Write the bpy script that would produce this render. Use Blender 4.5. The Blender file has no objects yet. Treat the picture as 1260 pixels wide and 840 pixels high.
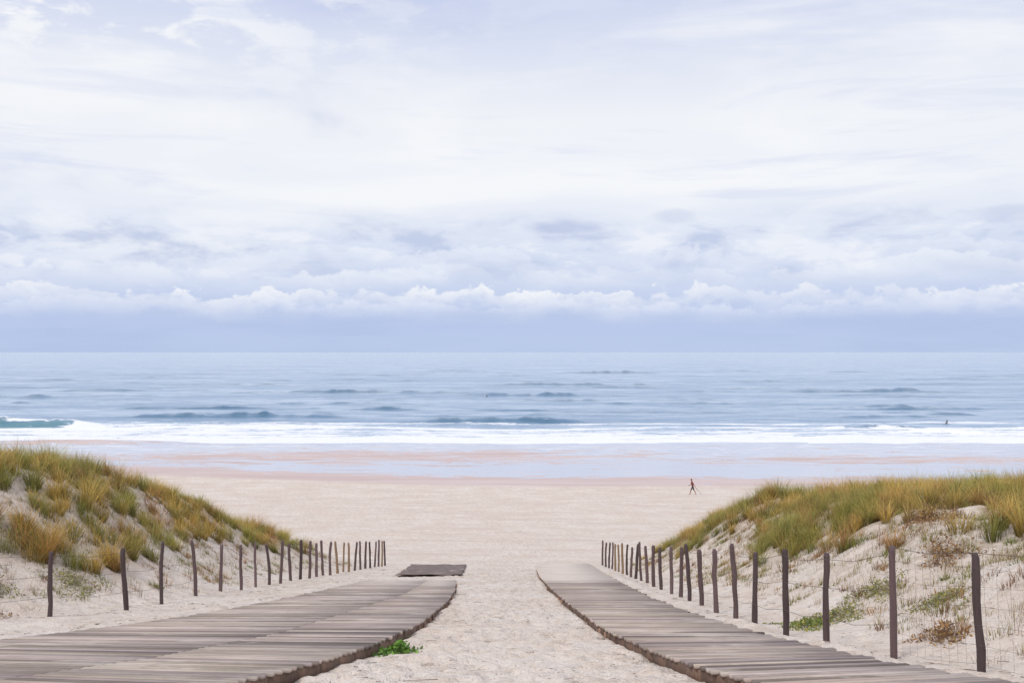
import bpy, math, numpy as np
from mathutils import Vector, Matrix
rng = np.random.default_rng(7)
sc = bpy.context.scene
sc.view_settings.view_transform = 'Standard'
sc.view_settings.look = 'None'
sc.view_settings.exposure = 0

# ---------------------------------------------------------------- helpers
def s2l(c):
    out = []
    for v in c:
        v = v / 255.0
        out.append(v / 12.92 if v <= 0.04045 else ((v + 0.055) / 1.055) ** 2.4)
    return tuple(out) + (1.0,)

def link_obj(name, me, mats=()):
    ob = bpy.data.objects.new(name, me)
    sc.collection.objects.link(ob)
    for m in mats:
        me.materials.append(m)
    return ob

def quad_mesh(name, V, Q, smooth=False, attrs=None):
    V = np.asarray(V, dtype=np.float32).reshape(-1, 3)
    Q = np.asarray(Q, dtype=np.int32).reshape(-1, 4)
    me = bpy.data.meshes.new(name)
    me.vertices.add(len(V)); me.vertices.foreach_set("co", V.ravel())
    me.loops.add(Q.size); me.loops.foreach_set("vertex_index", Q.ravel())
    me.polygons.add(len(Q))
    me.polygons.foreach_set("loop_start", np.arange(0, Q.size, 4, dtype=np.int32))
    me.polygons.foreach_set("loop_total", np.full(len(Q), 4, dtype=np.int32))
    if smooth:
        me.polygons.foreach_set("use_smooth", np.ones(len(Q), dtype=bool))
    me.update(calc_edges=True)
    if attrs:
        for k, a in attrs.items():
            a = np.asarray(a, dtype=np.float32)
            if a.ndim == 2:
                if a.shape[1] == 3:
                    a = np.concatenate([a, np.ones((len(a), 1), np.float32)], 1)
                at = me.color_attributes.new(k, 'FLOAT_COLOR', 'POINT')
                at.data.foreach_set("color", a.ravel())
            else:
                at = me.attributes.new(k, 'FLOAT', 'POINT')
                at.data.foreach_set("value", a)
    return me

_perm = rng.random((512, 512))
def vnoise(x, y):
    xi = np.floor(x).astype(int); yi = np.floor(y).astype(int)
    fx = x - xi; fy = y - yi
    fx = fx * fx * (3 - 2 * fx); fy = fy * fy * (3 - 2 * fy)
    a = _perm[xi % 512, yi % 512]; b = _perm[(xi + 1) % 512, yi % 512]
    c = _perm[xi % 512, (yi + 1) % 512]; d = _perm[(xi + 1) % 512, (yi + 1) % 512]
    return (a * (1 - fx) + b * fx) * (1 - fy) + (c * (1 - fx) + d * fx) * fy
def fbm(x, y, oct=4, gain=0.5):
    s = 0; a = 1; t = 0
    for i in range(oct):
        s = s + a * (vnoise(x * 2 ** i + 17.3 * i, y * 2 ** i + 5.1 * i) - 0.5); t += a; a *= gain
    return s / t * 2
def sstep(a, b, v):
    t = np.clip((v - a) / (b - a), 0, 1)
    return t * t * (3 - 2 * t)

# ---------------------------------------------------------------- node helper
class NT:
    def __init__(s, tree): s.t = tree; s.n = tree.nodes; s.l = tree.links
    def node(s, ty, **kw):
        n = s.n.new(ty)
        for k, v in kw.items(): setattr(n, k, v)
        return n
    def put(s, sock, v):
        if v is None: return
        if isinstance(v, bpy.types.NodeSocket): s.l.new(v, sock)
        else: sock.default_value = v
    def M(s, op, a, b=None, c=None, clamp=False):
        n = s.node('ShaderNodeMath', operation=op, use_clamp=clamp)
        s.put(n.inputs[0], a); s.put(n.inputs[1], b)
        if c is not None: s.put(n.inputs[2], c)
        return n.outputs[0]
    def comb(s, x, y, z):
        n = s.node('ShaderNodeCombineXYZ')
        s.put(n.inputs[0], x); s.put(n.inputs[1], y); s.put(n.inputs[2], z)
        return n.outputs[0]
    def vmul(s, v, k):
        n = s.node('ShaderNodeVectorMath', operation='MULTIPLY')
        s.put(n.inputs[0], v); n.inputs[1].default_value = k
        return n.outputs[0]
    def noise(s, vec, scale, detail=4, rough=0.5, dist=0.0):
        n = s.node('ShaderNodeTexNoise')
        s.put(n.inputs['Vector'], vec); n.inputs['Scale'].default_value = scale
        n.inputs['Detail'].default_value = detail; n.inputs['Roughness'].default_value = rough
        n.inputs['Distortion'].default_value = dist
        return n.outputs['Fac']
    def ss(s, a, b, v, lo=0.0, hi=1.0):
        n = s.node('ShaderNodeMapRange', interpolation_type='SMOOTHSTEP')
        s.put(n.inputs['Value'], v); s.put(n.inputs['From Min'], a); s.put(n.inputs['From Max'], b)
        n.inputs['To Min'].default_value = lo; n.inputs['To Max'].default_value = hi
        return n.outputs['Result']
    def mix(s, f, a, b, blend='MIX'):
        n = s.node('ShaderNodeMix', data_type='RGBA', blend_type=blend)
        s.put(n.inputs[0], f); s.put(n.inputs[6], a); s.put(n.inputs[7], b)
        return n.outputs[2]
    def ramp(s, f, stops):
        n = s.node('ShaderNodeValToRGB'); cr = n.color_ramp
        while len(cr.elements) < len(stops): cr.elements.new(0.5)
        for e, (p, c) in zip(cr.elements, stops): e.position = p; e.color = c
        s.put(n.inputs[0], f); return n.outputs[0]
    def bump(s, h, strength, dist, normal=None):
        n = s.node('ShaderNodeBump'); n.inputs['Strength'].default_value = strength
        n.inputs['Distance'].default_value = dist; s.put(n.inputs['Height'], h)
        if normal is not None: s.put(n.inputs['Normal'], normal)
        return n.outputs[0]
    def attr(s, name):
        n = s.node('ShaderNodeAttribute', attribute_name=name); return n

def new_mat(name):
    m = bpy.data.materials.new(name); m.use_nodes = True
    nt = NT(m.node_tree)
    bsdf = m.node_tree.nodes['Principled BSDF']
    return m, nt, bsdf

# ---------------------------------------------------------------- terrain heights
pd = np.array([-60, -20, -3, 0, 52, 58, 71, 90, 112, 130, 160, 186, 205, 240, 320, 460])
pz = np.array([-1.6, -1.3, -1.25, -1.4, -11.124, -12.1, -13.5, -14.8, -16.0, -16.55, -16.95, -17.16, -17.6, -18.6, -21, -25])
dd = np.arange(-60, 460, 0.25)
zz = np.interp(dd, pd, pz)
k = np.hanning(33); k /= k.sum()
zs = np.convolve(np.pad(zz, 16, mode='edge'), k, mode='valid')
w = sstep(50, 54, dd)
zz = np.where(dd < 50, zz, zz * (1 - w) + zs * w)
def base_z(d): return np.interp(d, dd, zz)

def smooth_curve(xp, yp, win=2.4):
    g = np.arange(xp[0] - 6, xp[-1] + 6, .1); v = np.interp(g, xp, yp)
    n = int(win / .1) | 1; kk = np.hanning(n + 2)[1:-1]; kk /= kk.sum()
    v = np.convolve(np.pad(v, n // 2, mode='edge'), kk, mode='valid')
    return lambda d: np.interp(d, g, v)
fence_l = smooth_curve([5, 12, 18, 21, 52, 60], [12.5, 10, 8.2, 7.5, 6.7, 6.6])
fence_r = smooth_curve([5, 7.2, 10, 13, 19, 30, 52, 60], [7.2, 5.9, 4.7, 4.1, 3.88, 4.2, 4.66, 4.7])
def dune_h(x, d):
    aL = np.interp(d, [-60, 5, 12, 17, 24, 32, 38, 44, 50, 60], [2.0, 1.6, 1.7, 2.1, 3.0, 3.55, 3.1, 2.2, 1.1, 0])
    aR = np.interp(d, [-60, 5, 10, 17, 24, 32, 40, 50, 60, 72], [2.0, 1.4, 1.4, 1.8, 2.2, 2.8, 2.8, 2.1, 0.9, 0])
    und = fbm(x * 0.12 + 3, d * 0.12 + 8, 4)
    tl = (-x - fence_l(d) - 0.1 + 1.0 * und); tr = (x - fence_r(d) - 0.25 + 0.8 * und)
    h = aL * sstep(0, 6.2, tl) + aR * sstep(0, 5.6, tr)
    out = np.maximum(sstep(0.5, 5, tl), sstep(0.5, 5, tr)) * sstep(74, 55, d)
    h = h + out * (0.45 * und + 0.28 * fbm(x * 0.6, d * 0.6, 3))
    return h
# footprint raster
RX0, RX1, RD0, RD1, RS = -9.0, 7.0, 4.0, 72.0, 0.05
nx = int((RX1 - RX0) / RS); nd = int((RD1 - RD0) / RS)
ras = np.zeros((nd, nx), np.float32)
def stamp(cx, cd, ang, L, W, dep):
    r = int(0.35 / RS); ix = int((cx - RX0) / RS); iy = int((cd - RD0) / RS)
    x0, x1, y0, y1 = max(ix - r, 0), min(ix + r, nx), max(iy - r, 0), min(iy + r, nd)
    if x1 <= x0 or y1 <= y0: return
    gx = RX0 + (np.arange(x0, x1)) * RS - cx; gy = RD0 + (np.arange(y0, y1)) * RS - cd
    GX, GY = np.meshgrid(gx, gy)
    a = GX * math.cos(ang) + GY * math.sin(ang); b = -GX * math.sin(ang) + GY * math.cos(ang)
    q = (a / L) ** 2 + (b / W) ** 2
    ras[y0:y1, x0:x1] += -dep * np.exp(-q * 1.2) + dep * 0.55 * np.exp(-(np.sqrt(q) - 1.6) ** 2 * 3)
for i in range(9000):
    cd = 5 + 66 * rng.random() ** 1.2
    cx = rng.normal(0.0, 1.5) if rng.random() < 0.75 else rng.uniform(-8, 5)
    stamp(cx, cd, math.pi / 2 + rng.normal(0, 0.5), rng.uniform(.11, .18), rng.uniform(.06, .1), rng.uniform(.012, .045))
ras = np.clip(ras, -0.08, 0.06)
def ras_s(x, d):
    u = np.clip((x - RX0) / RS, 0, nx - 2); v = np.clip((d - RD0) / RS, 0, nd - 2)
    iu = u.astype(int); iv = v.astype(int); fu = u - iu; fv = v - iv
    val = (ras[iv, iu] * (1 - fu) + ras[iv, iu + 1] * fu) * (1 - fv) + (ras[iv + 1, iu] * (1 - fu) + ras[iv + 1, iu + 1] * fu) * fv
    m = (x > RX0) & (x < RX1 - .1) & (d > RD0) & (d < RD1 - .1)
    return np.where(m, val, 0)
# board walk edges
L_in = smooth_curve([3, 5, 7, 9.64, 10.5, 12.4, 15.2, 20.7, 25, 30, 34], [-5.4, -4.2, -3.15, -2.24, -1.97, -1.64, -1.40, -1.33, -1.45, -1.69, -1.9])
L_out = smooth_curve([3, 5, 7, 10, 12.7, 14, 15.6, 18, 21.5, 30.6, 34], [-12, -10.9, -9.6, -7.8, -6.5, -6.05, -5.6, -5.2, -4.9, -4.5, -4.4])
R_in = smooth_curve([3, 5, 7, 9.75, 11.4, 14.5, 20, 27, 34.3, 42, 52], [5.2, 3.9, 2.85, 1.91, 1.59, 1.30, 1.12, 1.0, .95, 1.05, 1.5])
R_out = smooth_curve([3, 5, 7, 9.75, 10.9, 12.9, 15.6, 18.5, 22, 30.6, 40, 52], [7.8, 6.4, 5.35, 4.14, 3.82, 3.44, 3.17, 3.06, 3.02, 3.2, 3.5, 4.0])

def height(x, d):
    z = base_z(d) + dune_h(x, d)
    onbeach = sstep(55, 75, d) * sstep(135, 110, d)
    z = z + 0.05 * fbm(x * 0.9, d * 0.9, 3) * sstep(125, 100, d)
    z = z + onbeach * 0.16 * fbm(x * 0.12, d * 0.22, 4)
    onL = sstep(-0.25, 0.1, x - L_out(d)) * sstep(-0.1, 0.15, L_in(d) - x) * (d < 31.5)
    onR = sstep(-0.1, 0.15, x - R_in(d)) * sstep(-0.25, 0.1, R_out(d) - x) * (d < 52)
    board = np.maximum(onL, onR)
    z = z + ras_s(x, d) * (1 - board)
    z = z - 0.05 * board
    # sand banked along the outer board edges
    bank = np.exp(-((x - L_out(d) + 0.5) / 0.5) ** 2) * (d < 33) + np.exp(-((x - R_out(d) - 0.35) / 0.3) ** 2) * (d < 52)
    z = z + 0.10 * bank * (1 - board) * (1 + .5 * fbm(x * 0 + 3, d * .7, 3))
    z = z + 0.45 * np.exp(-((x + 84) / 17) ** 2 - ((d - 192) / 4.5) ** 2)
    z = z + 0.10 * fbm(x * 0.02 + 4, d * 0.06, 3) * sstep(165, 185, d)
    return z

# ---------------------------------------------------------------- terrain mesh
def grow(start, end, s0, smax, ratio):
    out = [start]; s = s0
    while out[-1] < end:
        out.append(out[-1] + s); s = min(s * ratio, smax)
    return out
rows = list(np.arange(-60, 4, 2.0)) + list(np.arange(4, 7.9, .3)) + grow(8, 20, .055, .09, 1.003) 
rows += grow(rows[-1] + .09, 60, .09, .22, 1.004)
rows += grow(rows[-1] + .22, 130, .25, .6, 1.01)
rows += grow(rows[-1] + .5, 235, .6, .8, 1.01)
rows += grow(rows[-1] + 2, 450, 2, 20, 1.1)
rows = np.array(sorted(set(rows)))
cp = list(np.arange(0, 5.4, .055)) + grow(5.455, 1500, .06, 60, 1.03)
cols = np.array(sorted([-c for c in cp[1:]] + cp))
X, D = np.meshgrid(cols, rows)
Z = height(X, D)
def grid_quads(nr, nc):
    i = np.arange(nr - 1)[:, None] * nc + np.arange(nc - 1)[None, :]
    return np.stack([i, i + 1, i + nc + 1, i + nc], -1).reshape(-1, 4)
dW = 120 + np.interp(X, [-60, -48, -13, 0, 60], [16, 14, 3, 0, 1]) + 2.0 * fbm(X * 0.05, X * 0 + 2, 3)
wet = sstep(-5, 5, D - dW)
film = sstep(5, 15, D - dW)
bars = 1.05 * np.exp(-((X + 22) / 36) ** 4 - ((D - 161) / 12) ** 2) + 1.1 * np.exp(-((X + 84) / 22) ** 2 - ((D - 191) / 6) ** 2)
bars += .85 * np.exp(-((X - 65) / 38) ** 4 - ((D - 157) / 8) ** 2) + .7 * np.exp(-((X + 80) / 24) ** 2 - ((D - 160) / 8) ** 2)
film = film - bars * .78
me = quad_mesh('sand_terrain', np.stack([X, D, Z], -1), grid_quads(len(rows), len(cols)), True,
               {'wet': wet.ravel(), 'film': film.ravel(), 'dune': np.clip(dune_h(X, D), 0, 4).ravel()})

m_sand, nt, b = new_mat('sand')
tc = nt.node('ShaderNodeTexCoord').outputs['Object']
sp = nt.node('ShaderNodeSeparateXYZ'); nt.put(sp.inputs[0], tc)
wetA = nt.attr('wet').outputs['Fac']; filmA = nt.attr('film').outputs['Fac']; duneA = nt.attr('dune').outputs['Fac']
n_big = nt.noise(tc, 0.35, 4, .6); n_mid = nt.noise(tc, 3.0, 5, .65); n_fine = nt.noise(tc, 60, 2, .7)
dry = nt.mix(nt.ss(.35, .65, n_big), (.735, .63, .555, 1), (.80, .715, .65, 1))
dry = nt.mix(nt.ss(.42, .68, n_mid, 0, .5), dry, (.58, .455, .36, 1))
dry = nt.mix(nt.ss(.54, .74, n_fine, 0, .6), dry, (.33, .245, .18, 1))
n_or = nt.noise(tc, 2.2, 6, .72)
dst = nt.M('MULTIPLY', nt.ss(.2, 1.4, duneA), nt.ss(.46, .60, n_or))
dry = nt.mix(nt.M('MULTIPLY', dst, .55), dry, (.38, .30, .21, 1))
dl = nt.noise(nt.vmul(tc, (.12, .5, 1)), 1.0, 6, .7, .5)
dry = nt.mix(nt.M('MULTIPLY', nt.ss(.50, .62, dl, 0, .5), nt.ss(56, 64, sp.outputs[1])), dry, (.64, .51, .45, 1))
n_st = nt.noise(nt.vmul(tc, (.035, .22, 1)), 1.0, 6, .6, .6)
wetc = nt.mix(nt.ss(.3, .7, n_st), (.54, .41, .385, 1), (.63, .505, .48, 1))
wn = nt.M('ADD', wetA, nt.M('MULTIPLY', nt.M('SUBTRACT', n_st, .5), .5))
wf = nt.ss(.2, .8, wn)
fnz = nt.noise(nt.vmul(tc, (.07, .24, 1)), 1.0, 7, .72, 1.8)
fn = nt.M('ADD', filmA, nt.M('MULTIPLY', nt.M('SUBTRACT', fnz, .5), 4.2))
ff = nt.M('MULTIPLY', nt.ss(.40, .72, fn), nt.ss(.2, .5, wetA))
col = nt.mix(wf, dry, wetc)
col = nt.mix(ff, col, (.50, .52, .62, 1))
lace = nt.noise(nt.vmul(tc, (.10, .42, 1)), 1.0, 6, .74, 2.0)
lf = nt.M('MULTIPLY', nt.ss(.50, .60, lace), nt.ss(142, 180, sp.outputs[1]))
col = nt.mix(nt.M('MULTIPLY', nt.M('MULTIPLY', lf, ff), .75), col, (.90, .90, .93, 1))
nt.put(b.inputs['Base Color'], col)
r = nt.M('SUBTRACT', .95, nt.M('MULTIPLY', wf, .40)); r = nt.M('SUBTRACT', r, nt.M('MULTIPLY', ff, .42))
nt.put(b.inputs['Roughness'], r)
b.inputs['IOR'].default_value = 1.33
vor = nt.node('ShaderNodeTexVoronoi', feature='SMOOTH_F1'); nt.put(vor.inputs['Vector'], tc)
vor.inputs['Scale'].default_value = 2.2; vor.inputs['Randomness'].default_value = 1
drym = nt.M('SUBTRACT', 1.0, wf)
hb = nt.M('ADD', nt.M('MULTIPLY', n_mid, 1.0), nt.M('MULTIPLY', vor.outputs['Distance'], .9))
hb = nt.M('ADD', hb, nt.M('MULTIPLY', nt.noise(tc, 14, 4, .6), .45))
hb = nt.M('MULTIPLY', hb, drym)
nrm = nt.bump(hb, 1.0, .14)
nt.put(b.inputs['Normal'], nrm)
link_obj('sand_terrain', me, [m_sand])

# ---------------------------------------------------------------- sea
SEA = -17.2
srow = grow(176, 300, .6, 1.0, 1.003); srow += grow(srow[-1] + 1, 60000, 1, 5000, 1.025)
srow = np.array(srow)
sc_ = list(np.arange(0, 150, 1.1)) + grow(151, 60000, 1.3, 6000, 1.05)
scol = np.array(sorted([-c for c in sc_[1:]] + sc_))
SX, SD = np.meshgrid(scol, srow)
swells = [(-75, 263, 25, 1.3), (-2, 245, 21, 1.2), (4, 390, 21, 1.5), (17, 351, 16, .9), (-187, 370, 18, 1.6), (-112, 231, 13, 2.2),
          (83, 226, 10, .8), (92, 214, 9, .8), (-40, 297, 10, .8), (-98, 300, 28, .75), (120, 300, 34, .6), (60, 330, 38, .6), (-60, 420, 50, .9),
          (150, 430, 40, .9), (40, 510, 50, .9), (-150, 520, 40, 1.0), (100, 262, 16, .6), (40, 280, 24, .5), (-10, 262, 14, .5), (-60, 330, 20, .6)]
for i in range(120):
    d0 = 262 * (1 + rng.random() ** 1.3 * 2.6)
    swells.append((rng.uniform(-.55, .55) * d0, d0, rng.uniform(3, 15) * d0 / 300, rng.uniform(.22, .6) * (d0 / 300) ** .7))
SZ = np.full_like(SX, SEA); face = np.zeros_like(SX); crest = np.zeros_like(SX)
for (xc, d0, hw, h) in swells:
    dl_ = d0 + 1.5 * np.sin((SX - xc) / hw * 1.3 + xc) + 3.0 * fbm(SX * .06, SX * 0 + d0, 4, .6)
    env = np.exp(-(np.abs(SX - xc) / hw) ** 3.0) * np.clip(.85 + 1.1 * fbm(SX * .14, SX * 0 + d0 * .3, 4, .6), 0, 1.6)
    s = SD - dl_
    sc0 = max(1, d0 / 300)
    wsh = (1.1 + .8 * h) * sc0; wse = 5.0 * sc0
    SZ += h * env * np.where(s < 0, np.exp(-(s / wsh) ** 2), np.exp(-(s / wse) ** 2))
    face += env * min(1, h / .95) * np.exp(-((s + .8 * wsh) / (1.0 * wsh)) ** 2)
    crest += env * np.exp(-((s - .3) / (.8 * sc0)) ** 2) * (.5 if h > .65 else .3)
atten = sstep(188, 235, SD) * sstep(3000, 900, SD)
SZ += atten * (.26 * fbm(SX * .03, SD * .11, 4) + .16 * fbm(SX * .12, SD * .35, 3))
SZ += .05 * fbm(SX * .15, SD * .3, 3) * sstep(240, 200, SD)
ed = fbm(SX * .018 + 9, SX * 0 + 3, 4)
ed2 = fbm(SX * .03 + 50, SX * 0 + 8, 4)
f1 = 1.05 * sstep(242 + 10 * ed, 202 + 10 * ed, SD)
f1 += .35 * np.exp(-((SD - 190 - 3 * ed2) / 2.5) ** 2) - .25 * np.exp(-((SD - 206 - 4 * ed2) / 4) ** 2)
f2 = .9 * np.exp(-((SD - 241 - 9 * ed) / 2.6) ** 2) * sstep(-.3, .25, fbm(SX * .015 + 30, SX * 0, 3))
f3 = .75 * np.exp(-((SD - 226 - 7 * ed2) / 2.4) ** 2) * sstep(-.3, .2, fbm(SX * .02 + 70, SX * 0, 3))
lineL = .65 * np.exp(-((SX + 62) / 42) ** 4 - ((SD - 237) / 11) ** 2)
brk = 1.3 * np.exp(-((SX + 108) / 21) ** 4 - ((SD - 223.5) / 3.0) ** 2) + 1.1 * np.exp(-((SX + 98) / 4) ** 2 - ((SD - 229) / 3) ** 2)
foam = f1 + f2 + f3 + lineL + brk
teal = np.exp(-((SX + 114) / 13) ** 6 - ((SD - 229.3) / 2.1) ** 2)
foam = foam * (1 - teal * .70)
foam += crest * .6 * sstep(520, 320, SD) + .6 * np.exp(-((SX + 112) / 13) ** 4 - ((SD - 231.8) / .8) ** 2)
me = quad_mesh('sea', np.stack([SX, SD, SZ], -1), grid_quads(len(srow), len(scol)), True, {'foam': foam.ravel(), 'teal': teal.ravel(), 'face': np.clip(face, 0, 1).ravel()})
m_sea, nt, b = new_mat('sea_water')
tc = nt.node('ShaderNodeTexCoord').outputs['Object']
sp = nt.node('ShaderNodeSeparateXYZ'); nt.put(sp.inputs[0], tc)
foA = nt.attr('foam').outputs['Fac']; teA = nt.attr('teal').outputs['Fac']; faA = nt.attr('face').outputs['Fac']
na = nt.noise(nt.vmul(tc, (.05, .22, 1)), 1.0, 6, .66, .9)
nb = nt.noise(nt.vmul(tc, (.35, .8, 1)), 1.0, 4, .7, 1.0)
fv = nt.M('ADD', foA, nt.M('ADD', nt.M('MULTIPLY', nt.M('SUBTRACT', na, .5), 2.3), nt.M('MULTIPLY', nt.M('SUBTRACT', nb, .5), 1.5)))
fo = nt.ss(.50, .80, fv)
wcol = nt.mix(nt.ss(.38, .62, nt.noise(nt.vmul(tc, (.006, .03, 1)), 1.0, 6, .65)), (.23, .35, .52, 1), (.44, .55, .70, 1))
wcol = nt.mix(nt.ss(300, 1500, sp.outputs[1], 0, .45), wcol, (.47, .57, .74, 1))  # distance haze painted into the water colour, paler seaward
rip = nt.noise(nt.vmul(tc, (.05, .22, 1)), 1.0, 6, .75, .2)
wcol = nt.mix(nt.ss(.46, .60, rip, 0, .8), wcol, (.14, .26, .43, 1))
wcol = nt.mix(nt.ss(.46, .36, rip, 0, .5), wcol, (.60, .68, .80, 1))
wcol = nt.mix(nt.M('MULTIPLY', faA, .85), wcol, (.07, .165, .27, 1))  # shoreward wave faces painted darker: less sky reflected, more seen into water
wcol = nt.mix(nt.M('MULTIPLY', teA, .9), wcol, (.11, .27, .32, 1))
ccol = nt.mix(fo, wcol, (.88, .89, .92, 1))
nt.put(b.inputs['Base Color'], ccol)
nt.put(b.inputs['Roughness'], nt.M('ADD', .2, nt.M('MULTIPLY', fo, .7)))
b.inputs['IOR'].default_value = 1.33
w1 = nt.noise(nt.vmul(tc, (.12, .42, 1)), 1.0, 6, .68, .3)
w2 = nt.noise(nt.vmul(tc, (.9, 1.8, 1)), 1.0, 3, .65, .3)
h = nt.M('ADD', nt.M('MULTIPLY', w1, 1.0), nt.M('MULTIPLY', w2, .25))
nt.put(b.inputs['Normal'], nt.bump(h, .7, 1.1))
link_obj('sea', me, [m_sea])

# ---------------------------------------------------------------- wood
def wood_mat(name, dark=False):
    m, nt, b = new_mat(name)
    tc = nt.node('ShaderNodeTexCoord').outputs['Object']
    ca = nt.attr('Col').outputs['Color']
    sc3 = (1.6, 30, 30) if not dark else (30, 30, 2.0)
    g = nt.noise(nt.vmul(tc, sc3), 1.0, 4, .65, .4)
    c = nt.mix(nt.ss(.38, .66, g, 0, .5), ca, nt.mix(1.0, ca, (.50, .45, .43, 1), 'MULTIPLY'))
    if not dark:
        g2 = nt.noise(nt.vmul(tc, (.6, 1.2, 1.0)), 1.0, 5, .70)
        c = nt.mix(nt.ss(.50, .66, g2, 0, .6), c, (.72, .62, .55, 1))
        c = nt.mix(nt.ss(.46, .32, g2, 0, .5), c, nt.mix(1.0, ca, (.5, .45, .47, 1), 'MULTIPLY'))
    nt.put(b.inputs['Base Color'], c); b.inputs['Roughness'].default_value = .8
    if dark: nt.put(b.inputs['Normal'], nt.bump(g, .3, .006))
    return m
m_board = wood_mat('weathered_boards'); m_post = wood_mat('weathered_post', True)

class Acc:
    def __init__(s): s.v = []; s.q = []; s.c = []; s.n = 0
    def add(s, V, Q, C):
        V = np.asarray(V, float); s.v.append(V); s.q.append(np.asarray(Q) + s.n); s.n += len(V)
        C = np.asarray(C, float)
        s.c.append(np.tile(C, (len(V), 1)) if C.ndim == 1 else C)
    def mesh(s, name, smooth=False):
        return quad_mesh(name, np.concatenate(s.v), np.concatenate(s.q), smooth, {'Col': np.concatenate(s.c)})
BQ = [[0, 3, 2, 1], [4, 5, 6, 7], [0, 1, 5, 4], [1, 2, 6, 5], [2, 3, 7, 6], [3, 0, 4, 7]]
def beam(acc, a, b2, wdt, t, C):
    a = np.array(a, float); b2 = np.array(b2, float)
    u = b2 - a; u /= np.linalg.norm(u)
    side = np.cross(u, [0, 0, 1]); side /= np.linalg.norm(side)
    up = np.cross(side, u)
    s = side * wdt / 2; dn = -up * t
    acc.add([a - s + dn, a + s + dn, b2 + s + dn, b2 - s + dn, a - s, a + s, b2 + s, b2 - s], BQ, C)

TOP = 0.13
def pz_(d): return float(base_z(np.array([d]))[0])
def plank(acc, xi, di, xo, do, pw, C, dz):
    """plank lying along the slope; (xi,di)->(xo,do) centreline"""
    P = []
    for lvl in (-.035, 0):
        for (x, d) in ((xi, di - pw / 2), (xi, di + pw / 2), (xo, do + pw / 2), (xo, do - pw / 2)):
            P.append([x, d, pz_(d) + TOP + dz + lvl])
    acc.add(P, BQ, C)
def board_col():
    base = np.array([.47, .385, .345]) * rng.uniform(.68, 1.22)
    r = rng.random()
    if r < .14: base = base * .52
    elif r > .86: base = base * 1.22
    base *= np.array([1, rng.uniform(.96, 1.03), rng.uniform(.90, 1.06)])
    return base
DUST = np.array([.76, .67, .60])
def boardwalk(name, fin, fout, d0, d1, skew, seam=None, dust=None):
    acc = Acc(); d = d0
    while d < d1:
        pw = .14
        di = d; do = d + skew(d)
        xi = float(fin(di)) + rng.normal(0, .012); xo = float(fout(do)) + rng.normal(0, .04)
        f = float(dust(d)) * rng.uniform(.85, 1.1); f = min(f, 1)
        c = board_col(); c = c * (1 - f) + DUST * f
        zj = rng.normal(0, .0015) * (1 - .7 * f)
        gp = rng.uniform(.80, .90) * (1 - f) + .985 * f
        if seam is None:
            plank(acc, xi, di, xo, do, pw * gp, c, zj)
        else:
            t = (float(seam(d)) - xi) / (xo - xi)
            t1 = t - .004; t2 = t + .004
            plank(acc, xi, di, xi + (xo - xi) * t1, di + (do - di) * t1, pw * gp, c, zj)
            c2 = board_col(); c2 = c2 * (1 - f) + DUST * f
            plank(acc, xi + (xo - xi) * t2, di + (do - di) * t2 + .04, xo, do + .04, pw * gp, c2, zj - .006)
        d += pw
    me = acc.mesh(name + '_planks')
    root = bpy.data.objects.new(name, None); sc.collection.objects.link(root)
    o = link_obj('planks', me, [m_board]); o.parent = root
    acc = Acc(); ds = np.arange(d0, d1 - 1.0, .5)
    brown = np.array([.17, .105, .075])
    for f, inward in ((fin, 1), (fout, -1)):
        sg = np.sign(float(fout(15)) - float(fin(15))) * inward
        for a in ds:
            p = np.array([float(f(a)) + sg * .04, a, pz_(a) + TOP - .037]); q = np.array([float(f(a + .5)) + sg * .04, a + .5, pz_(a + .5) + TOP - .037])
            beam(acc, p, q - (q - p) * .008, .05, .15, brown * rng.uniform(.8, 1.25))
            if rng.random() < .3:
                pp = p + np.array([-sg * .05, rng.uniform(.1, .4), .0]); pp[2] = pz_(pp[1]) + TOP - .05 + rng.uniform(-.02, .005)
                V = []
                hw = .02
                for zz_ in (-.28, 0):
                    for (ax, ay) in ((-hw, -hw), (hw, -hw), (hw, hw), (-hw, hw)): V.append([pp[0] + ax, pp[1] + ay, pp[2] + zz_])
                acc.add(V, BQ, brown * rng.uniform(1.0, 2.6))
    o = link_obj('side_beams', acc.mesh(name + '_beams'), [m_post]); o.parent = root
    return root
boardwalk('wooden_boardwalk', L_in, L_out, 4.5, 31.0, lambda d: 1.3 * float(sstep(17, 6, np.array(d))) , seam=lambda d: np.interp(d, [4, 10.5, 13.4, 23, 31], [-6.6, -3.87, -3.17, -2.5, -2.6]),
          dust=lambda d: .6 * sstep(24, 31, np.array(d)))
boardwalk('wooden_boardwalk', R_in, R_out, 4.5, 51.5, lambda d: .8 * float(sstep(15, 6, np.array(d))),
          dust=lambda d: .97 * sstep(28, 32, np.array(d)))

# access mat
g = 24
U, Wv = np.meshgrid(np.linspace(0, 1, g), np.linspace(0, 1, g))
md = 37.0 + 15 * Wv + .7 * (U - .5)
mx = (-4.3 - .9 * Wv) * (1 - U) + (-1.85 - .55 * Wv) * U
mx = mx + .12 * fbm(md * .8, U * 3, 3)
mz = base_z(md) + .075 + .03 * fbm(mx * 2, md, 2)
Vt = np.stack([mx, md, mz], -1).reshape(-1, 3)
me = quad_mesh('access_mat', Vt, grid_quads(g, g), True)
m_mat, nt, b = new_mat('brown_mesh_mat')
tc = nt.node('ShaderNodeTexCoord').outputs['Object']
c = nt.mix(nt.ss(.35, .7, nt.noise(tc, 2.5, 5, .6)), (.12, .085, .08, 1), (.24, .18, .16, 1))
c = nt.mix(nt.ss(.55, .7, nt.noise(nt.vmul(tc, (1, .4, 1)), 1.5, 6, .7), 0, .7), c, (.55, .46, .40, 1))
nt.put(b.inputs['Base Color'], c); b.inputs['Roughness'].default_value = .95
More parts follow.
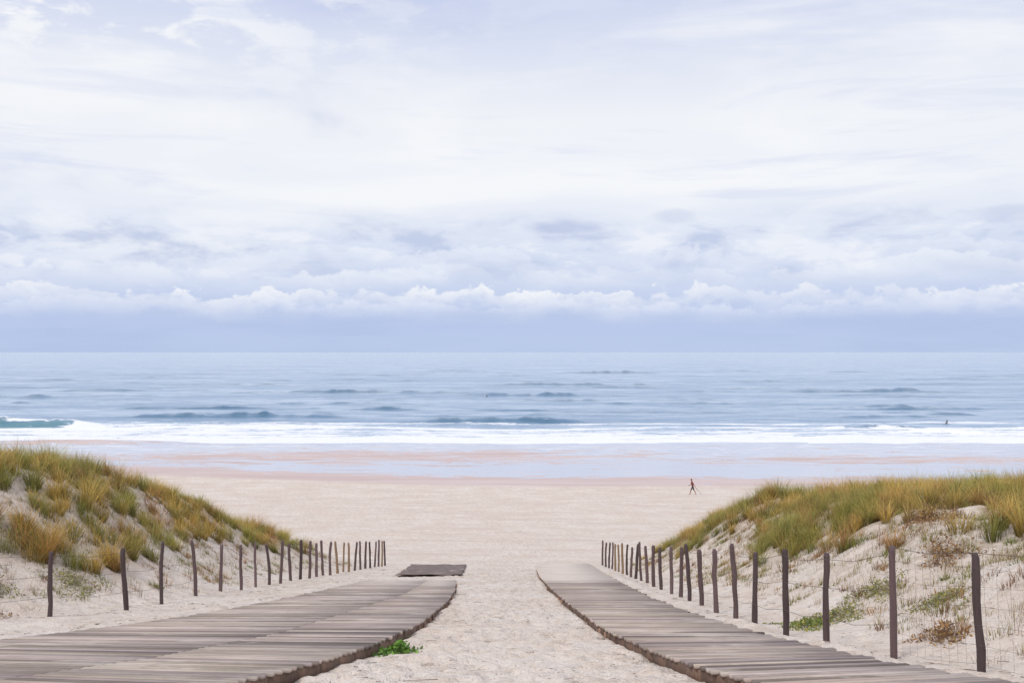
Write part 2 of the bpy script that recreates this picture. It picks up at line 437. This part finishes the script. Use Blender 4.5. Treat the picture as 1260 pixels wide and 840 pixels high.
o = link_obj('access_mat', me, [m_mat])
so = o.modifiers.new('thickness', 'SOLIDIFY'); so.thickness = .015

# ---------------------------------------------------------------- fences
def tube(acc, pts, radii, C, ns=8, cap=True):
    pts = np.asarray(pts, float); n = len(pts); V = []
    for i in range(n):
        t = pts[min(i + 1, n - 1)] - pts[max(i - 1, 0)]; t /= np.linalg.norm(t)
        ref = np.array([0, 0, 1.]) if abs(t[2]) < .8 else np.array([1., 0, 0])
        a = np.cross(t, ref); a /= np.linalg.norm(a); bb = np.cross(t, a)
        for k_ in range(ns):
            an = 2 * math.pi * k_ / ns
            V.append(pts[i] + radii[i] * (a * math.cos(an) + bb * math.sin(an)))
    Q = []
    for i in range(n - 1):
        for k_ in range(ns):
            Q.append([i * ns + k_, i * ns + (k_ + 1) % ns, (i + 1) * ns + (k_ + 1) % ns, (i + 1) * ns + k_])
    if cap and ns == 8:
        for o_ in (0, (n - 1) * ns):
            Q += [[o_, o_ + 1, o_ + 2, o_ + 3], [o_ + 3, o_ + 4, o_ + 5, o_ + 6], [o_ + 6, o_ + 7, o_, o_ + 3]]
    acc.add(V, Q, C)
def fence(name, posts, heights, mesh_to):
    root = bpy.data.objects.new(name, None); sc.collection.objects.link(root)
    acc = Acc(); tops = []
    for (x, d), h in zip(posts, heights):
        z0 = float(height(np.array([x]), np.array([d]))[0])
        lean = rng.normal(0, .04, 2); r0 = rng.uniform(.04, .056)
        if d < 14 : r0 = rng.uniform(.040, .048)
        ts = [-.3, 0, .2, .4, .6, .8, .96, 1.0]
        bow = rng.normal(0, .012)
        pts = [[x + lean[0] * t * h + bow * math.sin(t * 3) + rng.normal(0, .005), d + lean[1] * t * h + rng.normal(0, .006), z0 + t * h] for t in ts]
        rr = [r0 * (1 - .12 * max(t, 0)) * rng.uniform(.9, 1.1) for t in ts]; rr[-1] *= .75
        c = np.array([.10, .066, .068]) * rng.uniform(.7, 1.7)
        if d > 36 and rng.random() < .35: c = np.array([.30, .20, .12])
        tube(acc, pts, rr, c, 8)
        tops.append((np.array([x, d, z0]), np.array([lean[0], lean[1], 1.0]), h))
    o = link_obj('posts', acc.mesh(name + '_posts'), [m_post]); o.parent = root
    acc = Acc(); wc = [.13, .10, .09]
    for (a, la, ha), (b3, lb, hb_) in zip(tops[:-1], tops[1:]):
        near = max(a[1], b3[1]) < mesh_to
        hs = [.3, .62, .93] if not near else [.08, .24, .4, .56, .72, .88, 1.0]
        for f in hs:
            p = a + la * ha * f; q = b3 + lb * hb_ * f
            p = p + [.05 * np.sign(-a[0]), 0, 0]; q = q + [.05 * np.sign(-a[0]), 0, 0]
            mid = (p + q) / 2 - [0, 0, rng.uniform(.01, .06)]
            rr = .0030 if f in (.3, .62, .93, 1.0) else .0012
            tube(acc, [p, mid, q], [rr] * 3, wc, 4, False)
        if near:
            L = np.linalg.norm(b3 - a); n = int(L / .15)
            for i in range(1, n):
                t = i / n
                p = (a + la * ha * .08) * (1 - t) + (b3 + lb * hb_ * .08) * t; q = (a + la * ha) * (1 - t) + (b3 + lb * hb_) * t
                s = np.array([.05 * np.sign(-a[0]), 0, -.03])
                tube(acc, [p + s, q + s], [.0011] * 2, wc, 4, False)
    o = link_obj('wires', acc.mesh(name + '_wires'), [m_post]); o.parent = root
rp = [(7.2, 5.2), (5.9, 7.2), (5.15, 8.6), (4.70, 10), (4.43, 11.6), (4.10, 13), (3.93, 14.3), (3.89, 16), (3.90, 17.4), (3.87, 18.9)]
for px, x in zip([863, 848, 837, 826, 813, 804, 796, 789, 782, 776, 771, 766, 761, 757, 753, 749, 745, 741],
                 [3.95, 4.0, 4.05, 4.1, 4.15, 4.2, 4.25, 4.3, 4.33, 4.36, 4.4, 4.43, 4.47, 4.5, 4.54, 4.58, 4.62, 4.66]):
    rp.append((x, x * 1225 / (px - 630)))
fence('wooden_post_fence', rp, [1.22 + rng.normal(0, .05) for _ in rp], 12.2)
lp = [(-10.2, 12.5), (-9.2, 15), (-8.33, 18), (-7.53, 19.5), (-7.55, 21.5), (-7.54, 23.8), (-7.45, 25.5), (-7.4, 27.3), (-7.38, 28.7), (-7.35, 30.2), (-7.33, 31.6), (-7.3, 32.9), (-7.25, 34.2), (-7.2, 35.5), (-7.19, 36.7),
      (-7.16, 37.8), (-7.1, 39), (-7.04, 40.3), (-7.01, 41.5), (-6.96, 42.6), (-6.93, 44), (-6.86, 45.2), (-6.82, 46.4), (-6.76, 47.6), (-6.73, 48.8), (-6.69, 50), (-6.68, 51.2), (-6.67, 52.4)]
fence('wooden_post_fence', lp, [1.28 + rng.normal(0, .06) for _ in lp], 0)

# ---------------------------------------------------------------- vegetation
def blades(P, az, L, lean, W, C0, C1, seg=3):
    B = len(P); t = np.linspace(0, 1, seg + 1)[None, :]
    L = L[:, None]; lean = lean[:, None]
    hx = np.cos(az)[:, None]; hy = np.sin(az)[:, None]
    r = L * lean * t ** 1.7; zc = L * t * np.sqrt(np.clip(1 - (lean * t) ** 2 * .75, .05, 1))
    cx = P[:, 0:1] + hx * r; cy = P[:, 1:2] + hy * r; cz = P[:, 2:3] + zc
    wd = W[:, None] * np.clip(1 - t ** 1.5, .06, 1) / 2
    tw = az + rng.uniform(.8, 2.3, B); px_ = np.cos(tw)[:, None] * wd; py_ = np.sin(tw)[:, None] * wd
    V = np.stack([np.stack([cx - px_, cy - py_, cz], -1), np.stack([cx + px_, cy + py_, cz], -1)], 2)
    idx = (np.arange(B)[:, None] * (seg + 1) + np.arange(seg)[None, :]) * 2
    Q = np.stack([idx, idx + 1, idx + 3, idx + 2], -1).reshape(-1, 4)
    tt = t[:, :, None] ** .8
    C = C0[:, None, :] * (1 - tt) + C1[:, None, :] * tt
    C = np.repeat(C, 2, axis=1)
    return V.reshape(-1, 3), Q, C.reshape(-1, 3)
def tufts(cen, nb, rad, Lm, c0, c1, wid, spread=.75):
    rep = np.repeat(np.arange(len(cen)), nb)
    B = len(rep); a = rng.uniform(0, 2 * math.pi, B); rr = rad[rep] * np.sqrt(rng.random(B))
    x = cen[rep, 0] + rr * np.cos(a); y = cen[rep, 1] + rr * np.sin(a)
    z = height(x, y) - .02
    az = a + rng.normal(0, .5, B)
    lean = np.clip(.12 + spread * (rr / rad[rep]) * rng.uniform(.4, 1.1, B), 0, .97)
    L = Lm[rep] * rng.uniform(.5, 1.15, B)
    v = rng.uniform(.65, 1.35, B)[:, None]
    return blades(np.stack([x, y, z], 1), az, L, lean, wid[rep] if hasattr(wid, '__len__') else np.full(B, wid), c0[rep] * v, c1[rep] * v)

m_grass, nt, b = new_mat('marram_grass_blades')
ca = nt.attr('Col').outputs['Color']
nt.put(b.inputs['Base Color'], ca); b.inputs['Roughness'].default_value = .6
tr = nt.node('ShaderNodeBsdfTranslucent'); nt.put(tr.inputs[0], ca)
mx_ = nt.node('ShaderNodeMixShader'); mx_.inputs[0].default_value = .3
out = m_grass.node_tree.nodes['Material Output']
nt.l.new(b.outputs[0], mx_.inputs[1]); nt.l.new(tr.outputs[0], mx_.inputs[2]); nt.l.new(mx_.outputs[0], out.inputs[0])

green = np.array([.15, .19, .04]); olive = np.array([.37, .33, .07]); gold = np.array([.62, .41, .10]); rust = np.array([.48, .25, .08]); straw = np.array([.62, .48, .27])
def palette(x, d, n):
    w1 = sstep(-.4, .15, fbm(x * .35 + 5, d * .35, 3))[:, None]
    c = gold * w1 + olive * (1 - w1); r = rng.random(n)[:, None]
    c = np.where(r < .15, rust, c); c = np.where(r > .76, olive * .6 + green * .5, c)
    return c * rng.uniform(.75, 1.2, (n, 1))
for side, n_try in ((-1, 12000), (1, 14000)):
    xs = rng.uniform(4.3, 28, n_try) * side; ds = rng.uniform(9, 58, n_try)
    h = dune_h(xs, ds)
    vis = np.abs(xs) < .60 * ds + 2
    lo = .55 if side < 0 else .7
    dens = sstep(lo, lo + .9, h + .8 * fbm(xs * .28, ds * .28, 3)) * (.35 + .65 * sstep(-.35, .0, fbm(xs * .5 + 40, ds * .5, 2)))
    dens = dens * (sstep(15, 21, ds) if side > 0 else sstep(15.5, 19.5, ds))
    keep = (rng.random(n_try) < dens * .43) & vis
    cen = np.stack([xs[keep], ds[keep]], 1); N = len(cen)
    c = palette(cen[:, 0], cen[:, 1], N)
    Lm = rng.uniform(.36, .72, N) * (1 + .3 * fbm(cen[:, 0] * .3, cen[:, 1] * .3, 2))
    big = rng.random(N) < .16; Lm[big] *= 1.4
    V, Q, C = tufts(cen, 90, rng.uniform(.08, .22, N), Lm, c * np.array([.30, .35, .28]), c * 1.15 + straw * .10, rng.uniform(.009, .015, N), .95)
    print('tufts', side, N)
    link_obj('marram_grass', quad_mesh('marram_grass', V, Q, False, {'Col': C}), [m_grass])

def scatter(n, xr, dr, f):
    xs = rng.uniform(*xr, n); ds = rng.uniform(*dr, n)
    k_ = rng.random(n) < f(xs, ds)
    return np.stack([xs[k_], ds[k_]], 1)
VV, QQ, CC = [], [], []; off = 0
for side in (-1, 1):
    for kind in range(4):
        n = [9000, 5200, 500, 3600][kind]
        if side > 0: n = int(n * 1.3)
        xr = (4.2, 24) if side > 0 else (-24, -6.7)
        def f(x, d):
            h = dune_h(x, d)
            base = sstep(.0, .35, h) * sstep(9, 11, d) * (.3 + .7 * sstep(-.1, .3, fbm(x * .7 + kind * 30, d * .7, 3))) * .5 * (np.abs(x) < .6 * d + 2)
            return base * (1 + 1.0 * sstep(.8, 1.6, h))
        cen = scatter(n, xr, (9, 48), f); N = len(cen)
        if kind == 0: c0 = np.tile(straw * .45, (N, 1)); c1 = np.tile(straw * .8, (N, 1)); nb = 12; rad = rng.uniform(.05, .2, N); L = rng.uniform(.12, .38, N); wd = .007
        elif kind == 1: c0 = np.tile(olive * .5, (N, 1)); c1 = c0 * 1.6; nb = 20; rad = rng.uniform(.06, .2, N); L = rng.uniform(.06, .22, N); wd = .012
        elif kind == 2: c0 = np.tile(green * .9, (N, 1)); c1 = c0 * 1.7; nb = 45; rad = rng.uniform(.08, .22, N); L = rng.uniform(.06, .16, N); wd = .018
        else:
            pick = rng.random((N, 1)) < .5
            c0 = np.where(pick, np.array([[.17, .09, .05]]), np.array([[.26, .14, .05]])); c1 = c0 * 1.9; nb = 26; rad = rng.uniform(.06, .24, N); L = rng.uniform(.08, .28, N); wd = .012
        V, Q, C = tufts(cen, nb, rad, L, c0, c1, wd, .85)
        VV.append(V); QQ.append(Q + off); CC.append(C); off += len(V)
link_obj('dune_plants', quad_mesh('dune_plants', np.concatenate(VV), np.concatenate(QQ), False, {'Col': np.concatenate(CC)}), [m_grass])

def bush(name, cx, cd, R, H, nleaf, cols_, ls=.035):
    a = rng.uniform(0, 2 * math.pi, nleaf); rr = R * rng.random(nleaf) ** .7
    lobe = 1 + .4 * np.sin(a * 3 + cx * 7) + .3 * np.sin(a * 5 + cd)
    x = cx + rr * lobe * np.cos(a) + rng.normal(0, .05, nleaf); y = cd + 1.3 * rr * lobe * np.sin(a) + rng.normal(0, .05, nleaf)
    z = height(x, y) + H * rng.random(nleaf) ** 1.5 * np.clip(1 - (rr / R) ** 2, .15, 1) * (1 + 1.0 * fbm(x * 6, y * 6, 2))
    P = np.stack([x, y, z], 1)
    u = rng.normal(size=(nleaf, 3)); u /= np.linalg.norm(u, axis=1)[:, None]
    v = np.cross(u, rng.normal(size=(nleaf, 3))); v /= np.linalg.norm(v, axis=1)[:, None]
    s = ls * rng.uniform(.4, 1.2, nleaf)[:, None]
    V = np.stack([P - u * s, P + v * s * .45, P + u * s, P - v * s * .45], 1)
    ci = rng.integers(0, len(cols_), nleaf); C = np.array(cols_)[ci] * rng.uniform(.6, 1.4, nleaf)[:, None]
    Q = np.arange(nleaf * 4).reshape(-1, 4)
    V = V.reshape(-1, 3); C = np.repeat(C, 4, 0)
    cen = np.array([[cx, cd]]); tw = np.array([[.20, .13, .09]])
    V2, Q2, C2 = tufts(cen, 60, np.array([R * .9]), np.array([H * 1.5]), tw, tw * 1.6, .007, .95)
    return link_obj(name, quad_mesh(name, np.concatenate([V, V2]), np.concatenate([Q, Q2 + len(V)]), False, {'Col': np.concatenate([C, C2])}), [m_grass])
rustc = [rust * .8, [.30, .18, .09], [.18, .10, .06], [.42, .28, .11]]
greenc = [green, green * 1.4, [.20, .27, .07], olive]
gyc = [[.26, .27, .14], [.34, .33, .18], olive * .9]
for (x, d, R, H, c) in [(5.45, 12.6, .30, .22, rustc), (7.6, 17.5, .4, .35, rustc), (8.6, 20.5, .5, .4, rustc),
                        (10.3, 21.5, .45, .4, rustc), (6.3, 17.2, .5, .15, gyc), (4.75, 15.9, .5, .10, greenc), (5.3, 16.4, .5, .12, gyc), (6.2, 14.4, .35, .12, gyc),
                        (-9.2, 17.3, .35, .3, rustc), (-9.9, 19, .4, .35, gyc), (-9.2, 21, .5, .2, gyc), (-10.6, 22, .4, .2, greenc)]:
    bush('dune_bush', x, d, R, H, int(650 * R / .4), c)
bush('green_shore_plant', -1.42, 12.35, .20, .10, 500, [[.14, .28, .045], [.2, .36, .06], [.10, .18, .04]], .045)

# dry twigs lying on the sand
n = 14000
xs = rng.uniform(-14, 12, n); ds = 7 + 40 * rng.random(n) ** 1.6
centre = (xs > -1.2) & (xs < .9)
onb = ((xs > L_out(ds)) & (xs < L_in(ds)) & (ds < 31)) | ((xs > R_in(ds)) & (xs < R_out(ds)) & (ds < 52))
keep = (~onb) & (rng.random(n) < np.where(centre, .5, .9)) & (fbm(xs * .8, ds * .8, 3) > -.15)
xs = xs[keep]; ds = ds[keep]; n = len(xs); a = rng.uniform(0, math.pi, n); L = rng.uniform(.012, .07, n) * (1 + (rng.random(n) < .06) * 2); wv_ = rng.uniform(.002, .007, n)
zc = height(xs, ds) + .012
ux = np.cos(a); uy = np.sin(a); V = []
for su, sw in ((-1, -1), (1, -1), (1, 1), (-1, 1)):
    x_ = xs + su * ux * L - sw * uy * wv_; y_ = ds + su * uy * L + sw * ux * wv_
    V.append(np.stack([x_, y_, zc + (y_ - ds) * -.187 + rng.uniform(0, .012, n)], 1))
V = np.stack(V, 1).reshape(-1, 3)
C = np.repeat(np.array([[.15, .10, .07]]) * rng.uniform(.4, 2.6, n)[:, None], 4, 0)
link_obj('driftwood_twigs', quad_mesh('driftwood_twigs', V, np.arange(len(V)).reshape(-1, 4), False, {'Col': C}), [m_post])

# ---------------------------------------------------------------- people
def flat_mat(name, col, rough=.7):
    m, nt, b = new_mat(name)
    tc = nt.node('ShaderNodeTexCoord').outputs['Object']
    c = nt.mix(nt.ss(.3, .7, nt.noise(tc, 20, 3, .5)), tuple(v * .85 for v in col) + (1,), tuple(col) + (1,))
    nt.put(b.inputs['Base Color'], c); b.inputs['Roughness'].default_value = rough
    return m
m_skin = flat_mat('skin', (.40, .20, .14)); m_red = flat_mat('red_shirt', (.22, .045, .045)); m_dark = flat_mat('dark_shorts', (.03, .03, .045)); m_hair = flat_mat('brown_hair', (.06, .035, .02))
m_neo = flat_mat('neoprene', (.015, .016, .02), .5); m_wht = flat_mat('board_foam', (.75, .75, .72), .3)
def skinned(name, verts, edges, radii, classify, mats, loc):
    me = bpy.data.meshes.new(name); me.from_pydata(verts, edges, [])
    ob = bpy.data.objects.new(name, me); sc.collection.objects.link(ob)
    ob.modifiers.new('skin', 'SKIN').use_smooth_shade = True
    if not me.skin_vertices:
        bpy.context.view_layer.objects.active = ob; ob.select_set(True)
        bpy.ops.mesh.customdata_skin_add()
    for i, r in enumerate(radii):
        rx, ry = r if isinstance(r, tuple) else (r, r)
        me.skin_vertices[0].data[i].radius = (rx, ry)
        me.skin_vertices[0].data[i].use_root = (i == 0)
    s = ob.modifiers.new('sub', 'SUBSURF'); s.levels = 1; s.render_levels = 1
    bpy.context.view_layer.update()
    dg = bpy.context.evaluated_depsgraph_get()
    me2 = bpy.data.meshes.new_from_object(ob.evaluated_get(dg))
    ob.modifiers.clear(); ob.data = me2; me2.materials.clear()
    for m in mats: me2.materials.append(m)
    for p in me2.polygons:
        p.material_index = classify(p.center); p.use_smooth = True
    ob.location = loc
    return ob
def add_head(parent, c, hair, skin, face=-1):
    import bmesh
    bm = bmesh.new(); bmesh.ops.create_uvsphere(bm, u_segments=20, v_segments=14, radius=.105)
    for v in bm.verts:
        v.co.z *= 1.22
        f = v.co.x * face
        if f > .05 and -.05 < v.co.z < .01 and abs(v.co.y) < .02: v.co.x += face * .022   # nose
        if f > .04 and .01 < v.co.z < .04 and .02 < abs(v.co.y) < .05: v.co.x -= face * .008  # eye sockets
        if abs(v.co.y) > .095 and abs(v.co.z) < .03: v.co.y *= 1.15  # ears
        if v.co.z < -.06: v.co.y *= .8
    me = bpy.data.meshes.new('head'); bm.to_mesh(me); bm.free()
    me.materials.append(skin); me.materials.append(hair)
    for p in me.polygons:
        p.use_smooth = True
        p.material_index = 1 if (p.center.z > .05 or (p.center.x * face < -.01 and p.center.z > -.07)) else 0
    o = bpy.data.objects.new('head', me); sc.collection.objects.link(o); o.parent = parent; o.location = c
    return o
verts = [(0, 0, .95), (-.03, 0, 1.12), (-.07, 0, 1.30), (-.09, 0, 1.43), (-.11, 0, 1.52), (-.13, 0, 1.58)]
rad = [(.15, .12), (.14, .12), (.17, .14), (.15, .11), .055, .05]
edges = [(0, 1), (1, 2), (2, 3), (3, 4), (4, 5)]
def chain(root, pts, rr):
    pr = root
    for p, r_ in zip(pts, rr):
        verts.append(p); rad.append(r_); edges.append((pr, len(verts) - 1)); pr = len(verts) - 1
    return pr
chain(0, [(-.03, -.1, .86), (-.24, -.1, .50), (-.30, -.1, .12), (-.35, -.1, .05), (-.48, -.1, .035)], [.10, .07, .05, .045, .03])
chain(0, [(.03, .1, .86), (.15, .1, .49), (.38, .1, .17), (.36, .1, .08), (.29, .1, .03)], [.10, .07, .05, .042, .03])
hA = chain(3, [(-.08, -.19, 1.41), (.10, -.25, 1.17), (.20, -.27, .98), (.23, -.27, .90)], [.06, .045, .034, .03])
hB = chain(3, [(-.08, .19, 1.41), (-.14, .25, 1.14), (-.34, .24, 1.02), (-.42, .24, 1.0)], [.06, .045, .034, .03])
for k_, (dy, ln) in enumerate(((-.03, .07), (-.01, .08), (.01, .075), (.03, .06))):
    chain(hA, [(.25, -.27 + dy, .86), (.27, -.27 + dy, .86 - ln * .6)], [.01, .008])
    chain(hB, [(-.47, .24 + dy, .99), (-.47 - ln * .6, .24 + dy, .97)], [.01, .008])
chain(hA, [(.19, -.30, .86)], [.011]); chain(hB, [(-.44, .20, .98)], [.011])
PX, PD = 20.3, 112.0
pz0 = float(height(np.array([PX]), np.array([PD]))[0])
def cls(c):
    if c.z > 1.49: return 0
    if c.z > .97 and abs(c.y) < .22: return 1
    if c.z > 1.22: return 1
    if c.z > .55 and abs(c.y) < .20 and -.30 < c.x < .28: return 2
    return 0
walker = skinned('walking_person', verts, edges, rad, cls, [m_skin, m_red, m_dark], (PX, PD, pz0))
add_head(walker, (-.15, 0, 1.68), m_hair, m_skin, -1)
acc = Acc(); tube(acc, [[PX + .12, PD - .27, pz0 + 1.12], [PX + .23, PD - .28, pz0 + .9], [PX + .95, PD - .3, pz0 + .02]], [.02, .018, .014], [.05, .04, .04], 8)
link_obj('walking_pole', acc.mesh('walking_pole'), [m_post])
def surfer(x, d, f):
    global verts, rad, edges
    z0 = SEA + .15
    verts = [(0, 0, .12), (-.02, 0, .30), (-.04, 0, .48), (-.05, 0, .60), (-.05, 0, .68)]
    rad = [(.15, .12), (.13, .1), (.16, .11), (.12, .09), .055]; edges = [(0, 1), (1, 2), (2, 3), (3, 4)]
    for s in (-1, 1):
        chain(0, [(-.05, s * .1, .08), (-.38, s * .28, .03), (-.36, s * .32, -.35), (-.45, s * .32, -.4)], [.09, .06, .045, .03])
        hh = chain(3, [(-.05, s * .19, .57), (-.12, s * .27, .33), (-.30, s * .2, .16), (-.36, s * .18, .13)], [.06, .045, .032, .028])
        for dy in (-.03, -.01, .01, .03): chain(hh, [(-.43, s * .18 + dy, .11)], [.01])
        chain(hh, [(-.38, s * .13, .12)], [.011])
    o = skinned('surfer', verts, edges, rad, lambda c: 1 if (c.x < -.33 and c.z > .08) else 0, [m_neo, m_skin], (x, d, z0))
    add_head(o, (-.07, 0, .82), m_hair, m_skin, -1)
    import bmesh
    bm = bmesh.new(); bmesh.ops.create_uvsphere(bm, u_segments=24, v_segments=12, radius=1)
    for v in bm.verts:
        v.co.z *= .04; v.co.y *= .27 * (1 - .25 * abs(v.co.x)); v.co.z += .12 * max(0, -v.co.x - .5); v.co.x *= 1.05
    me = bpy.data.meshes.new('surfboard'); bm.to_mesh(me); bm.free(); me.materials.append(m_wht)
    for p in me.polygons: p.use_smooth = True
    bo = bpy.data.objects.new('surfboard', me); sc.collection.objects.link(bo); bo.location = (x - .2, d, z0 - .04)
surfer(104.4, 239, 1); surfer(-9.5, 382, 1)

# ---------------------------------------------------------------- sky (world)
wd = bpy.data.worlds.new("World"); sc.world = wd; wd.use_nodes = True
nt = NT(wd.node_tree); bg = wd.node_tree.nodes['Background']; outw = wd.node_tree.nodes['World Output']
SUN_EL, SUN_AZ = math.radians(52), math.radians(215)   # azimuth clockwise from +Y
sky = nt.node('ShaderNodeTexSky', sky_type='NISHITA', sun_disc=False, sun_elevation=SUN_EL, sun_rotation=SUN_AZ, air_density=1.0, dust_density=2.0)
nt.put(bg.inputs[0], sky.outputs[0]); bg.inputs[1].default_value = .12
g = nt.node('ShaderNodeTexCoord').outputs['Generated']
sp = nt.node('ShaderNodeSeparateXYZ'); nt.put(sp.inputs[0], g); x, y, z = sp.outputs
col = nt.ramp(z, [(0, s2l((190, 206, 237))), (.03, s2l((188, 203, 237))), (.065, s2l((202, 214, 241))), (.105, s2l((221, 229, 246))), (.16, s2l((240, 243, 250))),
                  (.225, s2l((243, 245, 250))), (.285, s2l((223, 229, 245))), (.335, s2l((210, 218, 242))), (.6, s2l((228, 233, 246))), (1, s2l((228, 233, 246)))])
WH = s2l((250, 251, 253)); LV = s2l((193, 204, 235)); GR = s2l((188, 200, 230))
v = nt.comb(x, y, nt.M('MULTIPLY', z, 4.5))
st = nt.noise(v, 2.3, 5, .55, .5)
hi = nt.ss(.04, .12, z)
col = nt.mix(nt.M('MULTIPLY', nt.ss(.48, .66, st), nt.M('MULTIPLY', hi, .8)), col, WH)
col = nt.mix(nt.M('MULTIPLY', nt.ss(.46, .28, st), nt.M('MULTIPLY', hi, .6)), col, LV)
# wispy high cloud, thicker to the left
v2 = nt.comb(x, y, nt.M('MULTIPLY', z, 2.4))
ci = nt.noise(v2, 13, 6, .62, .3)
lm = nt.ss(0, -.4, x, .12, 1.0)
col = nt.mix(nt.M('MULTIPLY', nt.M('MULTIPLY', nt.ss(.46, .60, ci), lm), nt.ss(.22, .30, z, 0, .95)), col, WH)
v4 = nt.comb(x, y, nt.M('MULTIPLY', z, 11))
sk = nt.noise(v4, 3.5, 5, .6, .6)
col = nt.mix(nt.M('MULTIPLY', nt.ss(.48, .30, sk, 0, .45), hi), col, s2l((213, 221, 244)))
# grey-lavender scud band around 5-9 degrees
v3 = nt.comb(x, y, nt.M('MULTIPLY', z, 3.0))
sd = nt.noise(v3, 11, 6, .60, .3)
bandm = nt.M('MULTIPLY', nt.ss(.06, .09, z), nt.ss(.15, .11, z))
col = nt.mix(nt.M('MULTIPLY', nt.M('MULTIPLY', nt.ss(.48, .66, sd), bandm), .75), col, GR)
col = nt.mix(nt.M('MULTIPLY', nt.M('MULTIPLY', nt.ss(.48, .36, sd), bandm), .8), col, s2l((243, 245, 252)))
for (px_, pz2, rx, rz, am) in ((.049, .124, .036, .006, .6), (.158, .133, .016, .006, .35), (.46, .124, .04, .007, .4)):
    ddx = nt.M('DIVIDE', nt.M('SUBTRACT', x, px_), rx); ddz = nt.M('DIVIDE', nt.M('SUBTRACT', z, pz2), rz)
    rr_ = nt.M('ADD', nt.M('MULTIPLY', ddx, ddx), nt.M('MULTIPLY', ddz, ddz))
    rr_ = nt.M('ADD', rr_, nt.M('MULTIPLY', nt.M('SUBTRACT', ci, .5), -5.5))
    fr = nt.M('MULTIPLY', nt.ss(2.2, -.2, rr_, 0, am), nt.ss(0, .1, y))
    col = nt.mix(fr, col, s2l((184, 196, 228)))
def cumulus(col, e0, amp, scale, seed, white, fade, strength):
    a = nt.comb(nt.M('ADD', x, seed), y, 0.0)
    n1 = nt.noise(a, scale, 2, .5)
    vb = nt.comb(nt.M('ADD', x, seed), y, nt.M('MULTIPLY', z, 1.5))
    n2 = nt.noise(vb, scale * 4.2, 5, .60)
    n3 = nt.noise(nt.comb(nt.M('ADD', x, seed + 4.0), y, nt.M('MULTIPLY', z, 2.0)), 5, 3, .5)
    top = nt.M('ADD', e0, nt.M('ADD', nt.M('MULTIPLY', nt.M('SUBTRACT', n1, .5), amp * 2.4), nt.M('MULTIPLY', nt.M('SUBTRACT', n2, .5), amp * 2.6)))
    dz = nt.M('SUBTRACT', top, z)
    ins = nt.ss(-.0005, .004, dz)
    fd = nt.ss(fade, 0.0, dz)
    shade = nt.ss(.36, .6, n2, .3, 1.0)
    shade = nt.M('MULTIPLY', shade, nt.ss(.34, .6, n3, .3, 1.0))
    return nt.mix(nt.M('MULTIPLY', nt.M('MULTIPLY', ins, fd), nt.M('MULTIPLY', shade, strength)), col, white)
col = cumulus(col, .100, .020, 7, 3.0, s2l((234, 239, 251)), .035, .7)
col = cumulus(col, .082, .018, 6, 9.0, s2l((240, 244, 252)), .030, .8)
col = cumulus(col, .062, .020, 8, 1.7, s2l((246, 248, 253)), .028, 1.0)
col = cumulus(col, .050, .014, 9, 5.2, s2l((230, 236, 251)), .022, .7)
low = nt.noise(nt.comb(x, y, nt.M('MULTIPLY', z, 9)), 4, 4, .55)
col = nt.mix(nt.M('MULTIPLY', nt.ss(.45, .65, low), nt.ss(.06, .02, z, 0, .45)), col, s2l((177, 195, 230)))
bg2 = nt.node('ShaderNodeBackground'); nt.put(bg2.inputs[0], col); bg2.inputs[1].default_value = 1.0
ms = nt.node('ShaderNodeMixShader'); ms.inputs[0].default_value = .96
nt.l.new(bg.outputs[0], ms.inputs[1]); nt.l.new(bg2.outputs[0], ms.inputs[2]); nt.l.new(ms.outputs[0], outw.inputs[0])

# ---------------------------------------------------------------- sun
sl = bpy.data.lights.new('sun', 'SUN'); sl.energy = 1.5; sl.angle = math.radians(10); sl.color = (1, .95, .885)
so = bpy.data.objects.new('sun', sl); sc.collection.objects.link(so)
dirv = Vector((math.sin(SUN_AZ) * math.cos(SUN_EL), math.cos(SUN_AZ) * math.cos(SUN_EL), math.sin(SUN_EL)))
so.rotation_euler = dirv.to_track_quat('Z', 'Y').to_euler()

# ---------------------------------------------------------------- camera
cam = bpy.data.cameras.new('camera'); cam.lens = 35; cam.sensor_width = 36; cam.clip_end = 100000; cam.clip_start = .1
co = bpy.data.objects.new('camera', cam); sc.collection.objects.link(co)
co.location = (0, 0, 0); co.rotation_euler = (math.radians(90.61), 0, 0)
sc.camera = co
